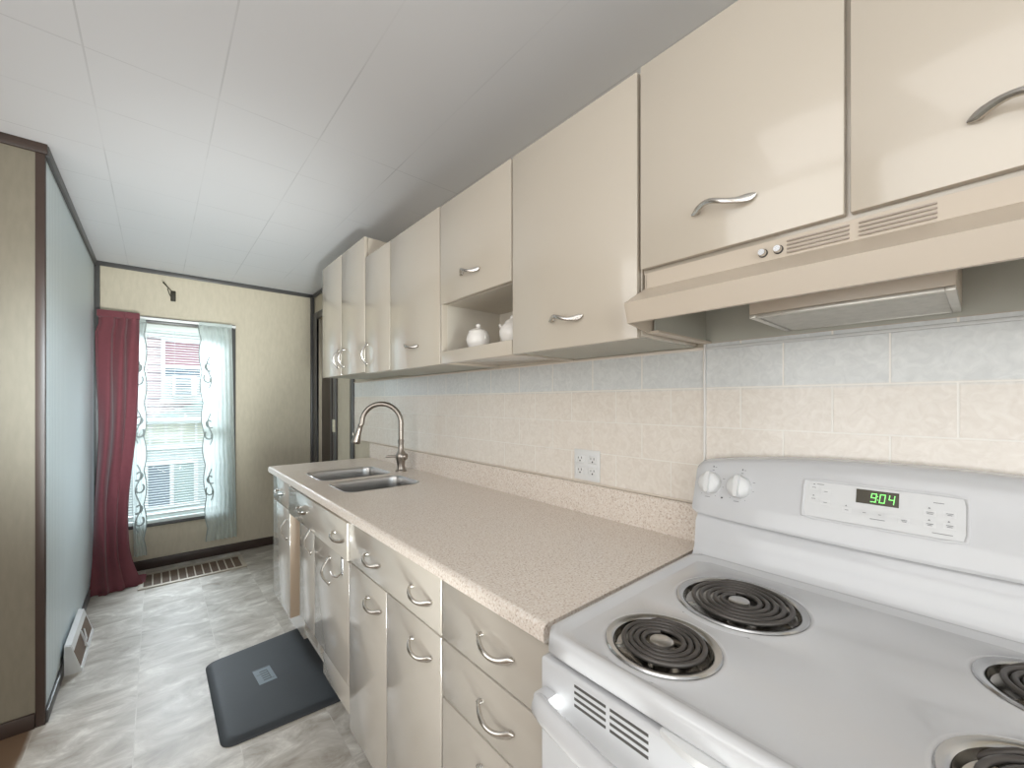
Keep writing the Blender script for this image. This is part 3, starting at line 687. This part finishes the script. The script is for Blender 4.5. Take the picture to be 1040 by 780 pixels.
# ------------------------------------------------------------------ range hood
HY0, HY1 = -.237, .513
h = thing('range_hood', 'cream enamel under-cabinet range hood above the stove', 'range hood', (1, .14, 1.47))
outer = [(UX+.006, 1.6015), (UX+.006, 1.567), (.770, 1.520), (.783, 1.478)]
inner = [(.792, 1.478), (.781, 1.515), (UX+.010, 1.560), (W-.006, 1.560), (W-.006, 1.466), (W-.002, 1.466), (W-.002, 1.6015)]
MB().prism(outer+inner, 'y', HY0, HY1).obj('hood_shell', HOODM, h, ang=20)
side = [(UX+.006, 1.6015), (UX+.006, 1.567), (.770, 1.520), (.783, 1.478), (.87, 1.465), (W-.002, 1.465), (W-.002, 1.6015)]
MB().prism(side, 'y', HY1-.001, HY1+.003).obj('end_panel', HOODM, h)
MB().prism(side, 'y', HY0-.003, HY0+.001).obj('end_panel', HOODM, h)
for ya in (HY1-.022, HY0+.001): MB().box(.870, W-.007, ya, ya+.021, 1.465, 1.470).obj('bottom_flange', HOODM, h)

m = MB(); m.box(.864, 1.1505, HY0+.005, HY1-.005, 1.5565, 1.5585); m.box(1.1485, 1.1505, HY0+.005, HY1-.005, 1.467, 1.5565); m.box(.88, 1.1485, HY1-.008, HY1-.006, 1.471, 1.5565)
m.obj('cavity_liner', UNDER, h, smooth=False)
hb_ = MB().box(.905, 1.148, .028, .312, 1.480, 1.556, .002).obj('filter_housing', HOODM, h)
m = MB(); m.box(.905, 1.14, .028, .040, 1.473, 1.480, .001); m.box(.905, 1.14, .300, .312, 1.473, 1.480, .001); m.box(.905, .918, .04, .30, 1.473, 1.48, .001); m.box(1.128, 1.14, .04, .30, 1.473, 1.48, .001)
m.obj('filter_frame', CHROMED, hb_)
m = MB(); m.box(.918, 1.128, .04, .30, 1.478, 1.4805)
for i in range(22): xx = .924+i*.0095; m.box(xx, xx+.004, .04, .30, 1.4745, 1.478)
m.obj('grease_filter', CHROMED, hb_)
for yc in (.271, .246):
    kb = MB().lathe([(.001, .012), (.0055, .012), (.0065, .008), (.0065, 0)], (UX+.006, yc, 1.582), (-1, 0, 0), 20).obj('hood_knob', CHROME, h)
    MB().lathe([(.0078, .0), (.0078, .002), (.0065, .0022)], (UX+.006, yc, 1.582), (-1, 0, 0), 20).obj('collar', DARKGAP, kb)
SLOTC = pm('hood_louver_shadow', (.36, .30, .25), .5)
for (ya, yb) in ((.145, .233), (.045, .133)):
    m = MB()
    for i in range(4):
        zz = 1.5715+i*.0068; m.box(UX+.0030, UX+.0062, ya, yb, zz, zz+.0030, .0008)
    m.obj('vent_louvers', SLOTC, h)

# ------------------------------------------------------------------ stove
RY0, RY1 = -.268, .492
st = thing('electric_stove', 'white freestanding electric coil stove at the right of the counter', 'stove', (.8, .11, 0))
MB().box(.512, 1.145, RY0+.004, RY1-.004, .02, .885, .004).obj('body', WHITE, st)
ZT = .915
burn = [('front_left', .613, .340, .080), ('rear_left', .850, .311, .104), ('front_right', .640, -.075, .104), ('rear_right', .900, -.075, .080)]
m = MB(); ix0, ix1, iy0, iy1 = .520, 1.03, RY0+.030, RY1-.030
my = .125
cells = [(ix0, .738, my, iy1, 0), (.738, ix1, my, iy1, 1), (ix0, .785, iy0, my, 2), (.785, ix1, iy0, my, 3)]
for (xa, xb, ya, yb, bi) in cells:
    _, cx, cy, r = burn[bi]; A = angles(cx, cy, xa, xb, ya, yb, 80)
    def cir(rad, z): return [(cx+rad*math.cos(a), cy+rad*math.sin(a), z) for a in A]
    m.loops([[(*rect_hit(a, cx, cy, xa, xb, ya, yb), ZT) for a in A], cir(r+.020, ZT), cir(r+.0155, ZT+.0025), cir(r+.010, ZT+.003), cir(r+.006, ZT+.0005), cir(r+.003, ZT-.006)])
A = [2*PI*i/96 for i in range(96)]
ccx, ccy, hx, hy = (.489+1.045)/2, (RY0+RY1)/2, (1.045-.489)/2, (RY1-RY0)/2
L = []
for off, z, rr in ((-.033, ZT-.0005, .02), (-.024, ZT+.001, .022), (-.017, ZT+.0065, .025), (-.010, ZT+.0078, .028), (-.004, ZT+.006, .028), (-.0008, ZT+.001, .028), (0, ZT-.006, .028), (0, ZT-.022, .028), (-.002, ZT-.026, .026), (-.03, ZT-.027, .02)):
    L.append(rrloop(A, ccx, ccy, hx+off, hy+off, rr, z))
m.loops(L)
m.obj('cooktop', WHITE, st, ang=60)
for nm, cx, cy, r in burn:
    big = r > .09
    rg = MB().lathe([(r+.0085, .0030), (r+.0065, .0056), (r+.000, .0050), (r-.005, .002), (r-.007, -.002)], (cx, cy, ZT), n=64, caps=False).obj('trim_ring', RIMC, st)
    bl = MB().lathe([(r-.006, .002), (r-.010, -.008), (r-.03, -.018), (r*.45, -.021), (.022, -.018), (.018, -.022), (.001, -.022)], (cx, cy, ZT), n=64, caps=False).obj('drip_bowl', BOWLC, st)
    turns = 5 if big else 4
    r0, r1 = .026, r-.014
    pts = []
    n = turns*40
    for i in range(n+1):
        a = 2*PI*turns*i/n; rad = r0+(r1-r0)*i/n; pts.append((cx+rad*math.cos(a+.6), cy+rad*math.sin(a+.6), ZT+.006))
    a0 = 2*PI*turns+.6
    for k in range(1, 6): pts.append((cx+(r1+.0015*k)*math.cos(a0+.08*k), cy+(r1+.0015*k)*math.sin(a0+.08*k), ZT+.006-.0028*k))
    cw = .0046 if big else .0041
    co = MB().tube(pts, (.0042, cw), 8, flat=(0, 0, 1)).obj('burner_coil', COIL, st, ang=60)
    MB().lathe([(.001, .0085), (.015, .0085), (.018, .0070), (.0185, .003), (.001, .003)], (cx, cy, ZT), n=28).obj('centre_cap', STEEL, co)
    m = MB()
    for k in range(3):
        a = k*2*PI/3+.3; d = Vector((math.cos(a), math.sin(a), 0)); q = Vector((-d.y, d.x, 0))*.0015
        p0 = Vector((cx, cy, ZT))+d*.012; p1 = Vector((cx, cy, ZT))+d*(r-.006)
        m.loops([[p0+q+Vector((0, 0, -.006)), p0-q+Vector((0, 0, -.006)), p0-q+Vector((0, 0, .001)), p0+q+Vector((0, 0, .001))], [p1+q+Vector((0, 0, -.004)), p1-q+Vector((0, 0, -.004)), p1-q+Vector((0, 0, .001)), p1+q+Vector((0, 0, .001))]], True, True, True)
    m.obj('coil_support', SATIN, co)
# back guard : lower riser + overhanging control head
def arch(y): 
    q = (y-.112)/.385; return max(0, 1-abs(q)**2.2)
L = []
for i in range(41):
    y = (RY1-.001)-(RY1-RY0-.002)*i/40
    L.append([(1.145, y, .90), (1.030, y, .915), (1.040, y, .921), (1.048, y, .935), (1.052, y, .96), (1.056, y, 1.0-.006*arch(y)), (1.066, y, 1.012-.006*arch(y)), (1.072, y, 1.05), (1.145, y, 1.05)])
MB().loops(L, True, True, True).obj('riser', WHITE, st, ang=50)
HYL, HYR = .503, -.279
fz0, fz1 = 1.022, 1.140
def face_x(z): return 1.052+(z-1.02)*.30
L = []; NN = 60
for i in range(NN+1):
    t = i/NN; y = HYL+(HYR-HYL)*t
    e = min(t, 1-t)*(HYL-HYR)     # distance from end
    k = 1-math.sqrt(max(0, 1-max(0, 1-e/.02)**2))  # end rounding 0..1
    a = arch(y); zt = 1.150+.030*a-.012*k; zb = 1.018-.010*a+.006*k; dx = .006*k
    fx = lambda z: face_x(z)+dx
    P = [(1.149, y, zb+.01), (1.085, y, zb+.004), (fx(zb)+.012, y, zb), (fx(zb)+.003, y, zb+.003), (fx(zb+.008), y, zb+.010)]
    for q in (.25, .5, .75): zz = (zb+.01)*(1-q)+(zt-.012)*q; P.append((fx(zz), y, zz))
    P += [(fx(zt-.012), y, zt-.012), (fx(zt)+.004, y, zt-.004), (fx(zt)+.014, y, zt), (1.149, y, zt)]
    L.append(P)
hd_ = MB().loops(L, True, True, True).obj('control_head', WHITE, st, ang=50)
nrm = Vector((-1, 0, .30)).normalized(); upv = Vector((.30, 0, 1)).normalized()
def FP(y, z, o=0.): return Vector((face_x(z), y, z))+nrm*o
def fquad(m, ya, yb, za, zb, o0, o1):
    c_ = [(ya, za), (yb, za), (yb, zb), (ya, zb)]
    return m.loops([[FP(y, z, o0) for y, z in c_], [FP(y, z, o1) for y, z in c_]], True, True, True)
def frr(ya, yb, za, zb, r, o):
    A = [2*PI*i/64 for i in range(64)]
    return [FP(*rr_pt(a, (ya+yb)/2, (za+zb)/2, abs(yb-ya)/2, (zb-za)/2, r), o) for a in A]
cp = MB().loops([frr(.016, .264, 1.054, 1.137, .008, -.002), frr(.016, .264, 1.054, 1.137, .008, .0018), frr(.0175, .2625, 1.0555, 1.1355, .007, .0026), frr(.020, .260, 1.058, 1.133, .006, .0022), frr(.0215, .2585, 1.0595, 1.1315, .006, .0008)], True, True, False).obj('control_panel_bezel', WHITE, hd_, ang=60)
o_ = MB().loops([frr(.0215, .2585, 1.0595, 1.1315, .006, .0006), frr(.0215, .2585, 1.0595, 1.1315, .006, .0012)], True, True, True).obj('control_panel', PANELW, hd_)
cp2 = fquad(MB(), .108, .172, 1.1005, 1.127, .001, .0019).obj('clock_display', BLACKG, hd_)
# seven segment digits 9:04
m = MB(); SEG = {'9': 'abcdfg', '0': 'abcdef', '4': 'bcfg'}
def seg(y, z, w, hh, s_):
    tk = .0012
    def bar(a, b, c, d):   # in local (right positive = -y)
        sl = .10
        pts = [(y-a+0, z+c), (y-b, z+c), (y-b, z+d), (y-a, z+d)]
        m.loops([[FP(p[0]-sl*(p[1]-z), p[1], .002) for p in pts], [FP(p[0]-sl*(p[1]-z), p[1], .0023) for p in pts]], True, True, True)
    for q in SEG[s_]:
        if q == 'a': bar(0, w, hh-tk, hh)
        if q == 'd': bar(0, w, 0, tk)
        if q == 'g': bar(0, w, hh/2-tk/2, hh/2+tk/2)
        if q == 'f': bar(0, tk, hh/2, hh)
        if q == 'e': bar(0, tk, 0, hh/2)
        if q == 'b': bar(w-tk, w, hh/2, hh)
        if q == 'c': bar(w-tk, w, 0, hh/2)
    return m
seg(.1500, 1.1050, .0085, .0165, '9'); seg(.1370, 1.1050, .0085, .0165, '0'); seg(.1235, 1.1050, .0085, .0165, '4')
for zz in (1.1095, 1.1160): fquad(m, .1383, .1395, zz, zz+.0013, .002, .0023)
m.obj('clock_digits', GREEN, cp2)
for (ya, yb, za, zb) in ((.150, .166, 1.077, 1.089), (.126, .144, 1.077, 1.089)): fquad(MB(), ya, yb, za, zb, .001, .0016).obj('arrow_button', BTN, hd_)
BTL = pm('button_outline', (.72, .72, .72), .5)
for (yc, zc) in ((.243, 1.119), (.243, 1.096), (.222, 1.113), (.222, 1.091), (.186, 1.083), (.100, 1.079), (.066, 1.100), (.041, 1.102), (.066, 1.080), (.041, 1.082)):
    fquad(MB(), yc-.008, yc+.008, zc-.005, zc+.005, .001, .0014).obj('touch_pad', BTL, hd_)
m = MB()
def dash(y, z, w=.006, hh=.0010): fquad(m, y-w/2, y+w/2, z-hh/2, z+hh/2, .0012, .0018)
for (y, z, w) in ((.232, 1.1265, .012), (.243, 1.119, .007), (.243, 1.096, .007), (.222, 1.113, .006), (.222, 1.091, .006), (.186, 1.083, .006), (.138, 1.0735, .022), (.100, 1.080, .008), (.100, 1.0775, .006), (.055, 1.119, .014), (.066, 1.101, .010), (.066, 1.0985, .008), (.041, 1.103, .009), (.041, 1.1005, .006), (.066, 1.081, .009), (.066, 1.0785, .006), (.041, 1.083, .009), (.041, 1.0805, .007), (.050, 1.067, .026), (.158, 1.083, .005), (.135, 1.083, .004)): dash(y, z, w)
for (y, z) in ((.243, 1.1245), (.243, 1.1015), (.187, 1.090), (.067, 1.1075), (.067, 1.0865), (.042, 1.0885)):
    p_ = [(y-.0018, z), (y+.0018, z), (y, z+.0028)]
    m.loops([[FP(a, b, .0012) for a, b in p_], [FP(a, b, .0018) for a, b in p_]], True, True, True)
# prints round the knobs
for kc in (.462, .393):
    for (dy, dz, w, hh) in ((-.004, .041, .003, .004), (-.010, .040, .004, .0012), (-.004, .0325, .005, .0015), (.003, -.034, .012, .0013), (-.032, .014, .005, .0012), (-.032, -.006, .003, .0012), (-.016, -.029, .0015, .0015), (.018, -.028, .0015, .0015)):
        fquad(m, kc+dy-w/2, kc+dy+w/2, 1.097+dz-hh/2, 1.097+dz+hh/2, .0001, .0005)
m.obj('panel_print', GLYPH, hd_)
m = MB().lathe([(.0022, 0), (.0022, .0008), (.0001, .0009)], FP(.430, 1.066), nrm, 12); m.obj('indicator_lamp', DARKGAP, hd_)
for kc in (.462, .393, -.165, -.234):
    kb = MB().lathe([(.0275, .0), (.0275, .004), (.0255, .012), (.0235, .016), (.015, .0185), (.001, .019)], FP(kc, 1.097), nrm, 36).obj('burner_knob', WHITEP, hd_, ang=50)
    c0 = FP(kc, 1.097); gl = []
    for s_, ww, hh in ((-.0275, .0040, .017), (-.025, .0054, .024), (-.012, .0062, .028), (.012, .0062, .028), (.025, .0052, .024), (.0275, .0035, .017)):
        c_ = c0+upv*s_; sy = Vector((0, 1, 0))
        gl.append([c_+sy*ww+nrm*.004, c_+sy*ww*.8+nrm*hh, c_-sy*ww*.8+nrm*hh, c_-sy*ww+nrm*.004])
    MB().loops(gl, True, True, True).obj('grip', WHITEP, kb, ang=50)
# oven door, vents, handle, drawer
dr = MB().box(.484, .513, RY0+.004, RY1-.006, .215, .882, .006, 3).obj('oven_door', WHITE, st)
MB().box(.4825, .4845, -.12, .35, .36, .62, .0008).obj('oven_window', pm('oven_glass', (.02, .02, .02), .08), dr)
for grp in ((.354, .412), (.287, .347), (-.12, -.06), (-.185, -.127)):
    m = MB()
    for i in range(4): zz = .8385+i*.0098; m.box(.4833, .4848, grp[0], grp[1], zz, zz+.0040)
    m.obj('vent_slots', SLOTD, dr)
MB().box(.490, .512, RY0+.006, RY1-.008, .03, .207, .005, 3).obj('storage_drawer', WHITE, st)
pts = []; rr = []
for i in range(41):
    t = i/40; y = .478-(.478-(-.254))*t; k = (2*t-1)
    pts.append((.457-.034*(1-k*k)+.012*max(0, abs(k)-.94)/.06, y, .826))
    e = min(1, min(t, 1-t)/.02+.35); rr.append((.0195*e, .0135*e))
hn = MB().tube(pts, rr, 16, flat=(0, 0, 1)).obj('door_handle', WHITE, dr, ang=60)
for ya in (.446, -.244): MB().box(.455, .486, ya, ya+.030, .812, .840, .006).obj('handle_mount', WHITE, hn)
# curved latch tab in the gap under the cooktop lip
m = MB(); L = []
for i in range(13):
    t = i/12; y = .272-.10*t; b_ = math.sin(t*PI)
    L.append([(.486-.012*b_, y, .8785), (.500, y, .8785), (.500, y, .887+.001*b_), (.486-.010*b_, y, .8865)])
m.loops(L, True, True, True).obj('latch_tab', WHITEP, dr)

# ------------------------------------------------------------------ rubber mat
mt = thing('rubber_floor_mat', 'black rubber anti-fatigue mat lying on the floor in front of the sink', 'floor mat', (.4, 2.2, 0))
cr = [(.183, 1.866), (.720, 1.833), (.700, 2.600), (.180, 2.528)]
def matloop(off, z, n=10, r=.05):
    P = []
    c_ = Vector((sum(p[0] for p in cr)/4, sum(p[1] for p in cr)/4, 0))
    for i in range(4):
        p = Vector((*cr[i], 0)); a = (Vector((*cr[i-1], 0))-p).normalized(); b_ = (Vector((*cr[(i+1) % 4], 0))-p).normalized()
        q = p+(a+b_)*off; A_ = q+a*r; B_ = q+b_*r
        for k in range(n+1):
            t = k/n; P.append((A_*(1-t)**2+q*2*t*(1-t)+B_*t*t)+Vector((0, 0, z)))
    return P
MB().loops([matloop(0, .001), matloop(.0, .003), matloop(.004, .007), matloop(.022, .016), matloop(.030, .0175), matloop(.05, .018)], True, True, True).obj('mat_body', MATM, mt, ang=50)
lg = Matrix.Translation((.385, 2.225, .0184)) @ Matrix.Rotation(math.radians(4), 4, 'Z')
def lbox(m, x0, x1, y0, y1, z0=0, z1=.0006):
    bm = MB().box(x0, x1, y0, y1, z0, z1); m.add([lg @ Vector(v) for v in bm.v], bm.f)
m = MB(); lbox(m, -.036, .036, -.066, .060); m.obj('logo_patch', MATL, mt)
m = MB()
for i in range(5): lbox(m, -.014, .018, -.046+i*.019, -.037+i*.019, .0006, .001)
lbox(m, .016, .019, -.040, .030, .0006, .001); lbox(m, -.030, -.012, .012, .015, .0006, .001); lbox(m, .012, .030, -.047, -.044, .0006, .001); lbox(m, -.036, .036, .060, .068, -.0004, .001)
m.obj('logo_mark', MATD, mt)

# ------------------------------------------------------------------ lights, world, camera
def area(name, loc, rot, sx, sy, e, col=(1, 1, 1)):
    l = bpy.data.lights.new(name, 'AREA'); l.shape = 'RECTANGLE'; l.size = sx; l.size_y = sy; l.energy = e; l.color = col
    o = bpy.data.objects.new(name, l); COL.objects.link(o); o.location = loc; o.rotation_euler = rot; return o
area('overhead_fill', (-1.0, -.3, 2.32), (0, 0, 0), 1.6, 1.6, 12, (1, .985, .97))  # unseen fill added overhead to brighten the near kitchen
area('back_fill', (-1.2, -2.2, 1.5), (math.radians(84), 0, math.radians(-28)), 1.6, 1.6, 13, (1, .99, .98))  # added fill behind the camera, no fixture there
area('side_fill', (-2.42, .3, 1.5), (0, math.radians(-90), 0), 1.6, 2.4, 32, (.96, .985, 1))  # unseen fill added on the left to brighten counter and cabinets
area('upward_fill', (-1.3, -.2, .95), (math.radians(180), 0, 0), 1.8, 2.2, 28, (.96, .985, 1))  # added fill facing up, brightens the ceiling
area('daylight', (.2, 6.55, 3.15), (math.radians(-70), 0, 0), 2.6, 1.3, 540, (.80, .91, 1))
def spot(name, loc, to, e, ang, col, soft=.25):
    sl = bpy.data.lights.new(name, 'SPOT'); sl.energy = e; sl.spot_size = math.radians(ang); sl.spot_blend = 1; sl.shadow_soft_size = soft; sl.color = col
    o = bpy.data.objects.new(name, sl); COL.objects.link(o); o.location = loc
    o.rotation_euler = (Vector(to)-Vector(loc)).to_track_quat('-Z', 'Y').to_euler()
spot('hall_fill_spot', (.1, -1.2, .95), (.50, 4.2, 1.6), 360, 28, (.90, .98, .94), .35)  # added spot behind the camera, brightens the window end
spot('hall_fill_spot_high', (.40, -.4, 1.95), (-.34, 3.15, 1.2), 620, 21, (.80, .93, 1), .2)  # added spot that lightens the grey left wall
spot('hall_fill_spot_low', (.2, -.7, .35), (.36, 4.2, 2.40), 600, 40, (.93, .98, .97), .3)  # added low spot that lifts the far ceiling
wd = bpy.data.worlds.new('sky'); S.world = wd; wd.use_nodes = True
bg = wd.node_tree.nodes['Background']; bg.inputs[0].default_value = (.86, .95, 1.0, 1); bg.inputs[1].default_value = 2.9
cam = bpy.data.cameras.new('camera'); co = bpy.data.objects.new('camera', cam); COL.objects.link(co)
cam.sensor_width = 36; cam.lens = 36*416.3742/1040; cam.shift_y = (408.3177-390)/1040; cam.clip_start = .02
co.location = (0, 0, 1.3046); co.rotation_euler = (math.radians(90), 0, math.radians(-40.9276))
S.camera = co
S.view_settings.view_transform = 'Standard'; S.view_settings.look = 'None'; S.view_settings.exposure = 0; S.view_settings.gamma = 1
S.cycles.use_denoising = True; S.cycles.max_bounces = 8; S.cycles.diffuse_bounces = 5
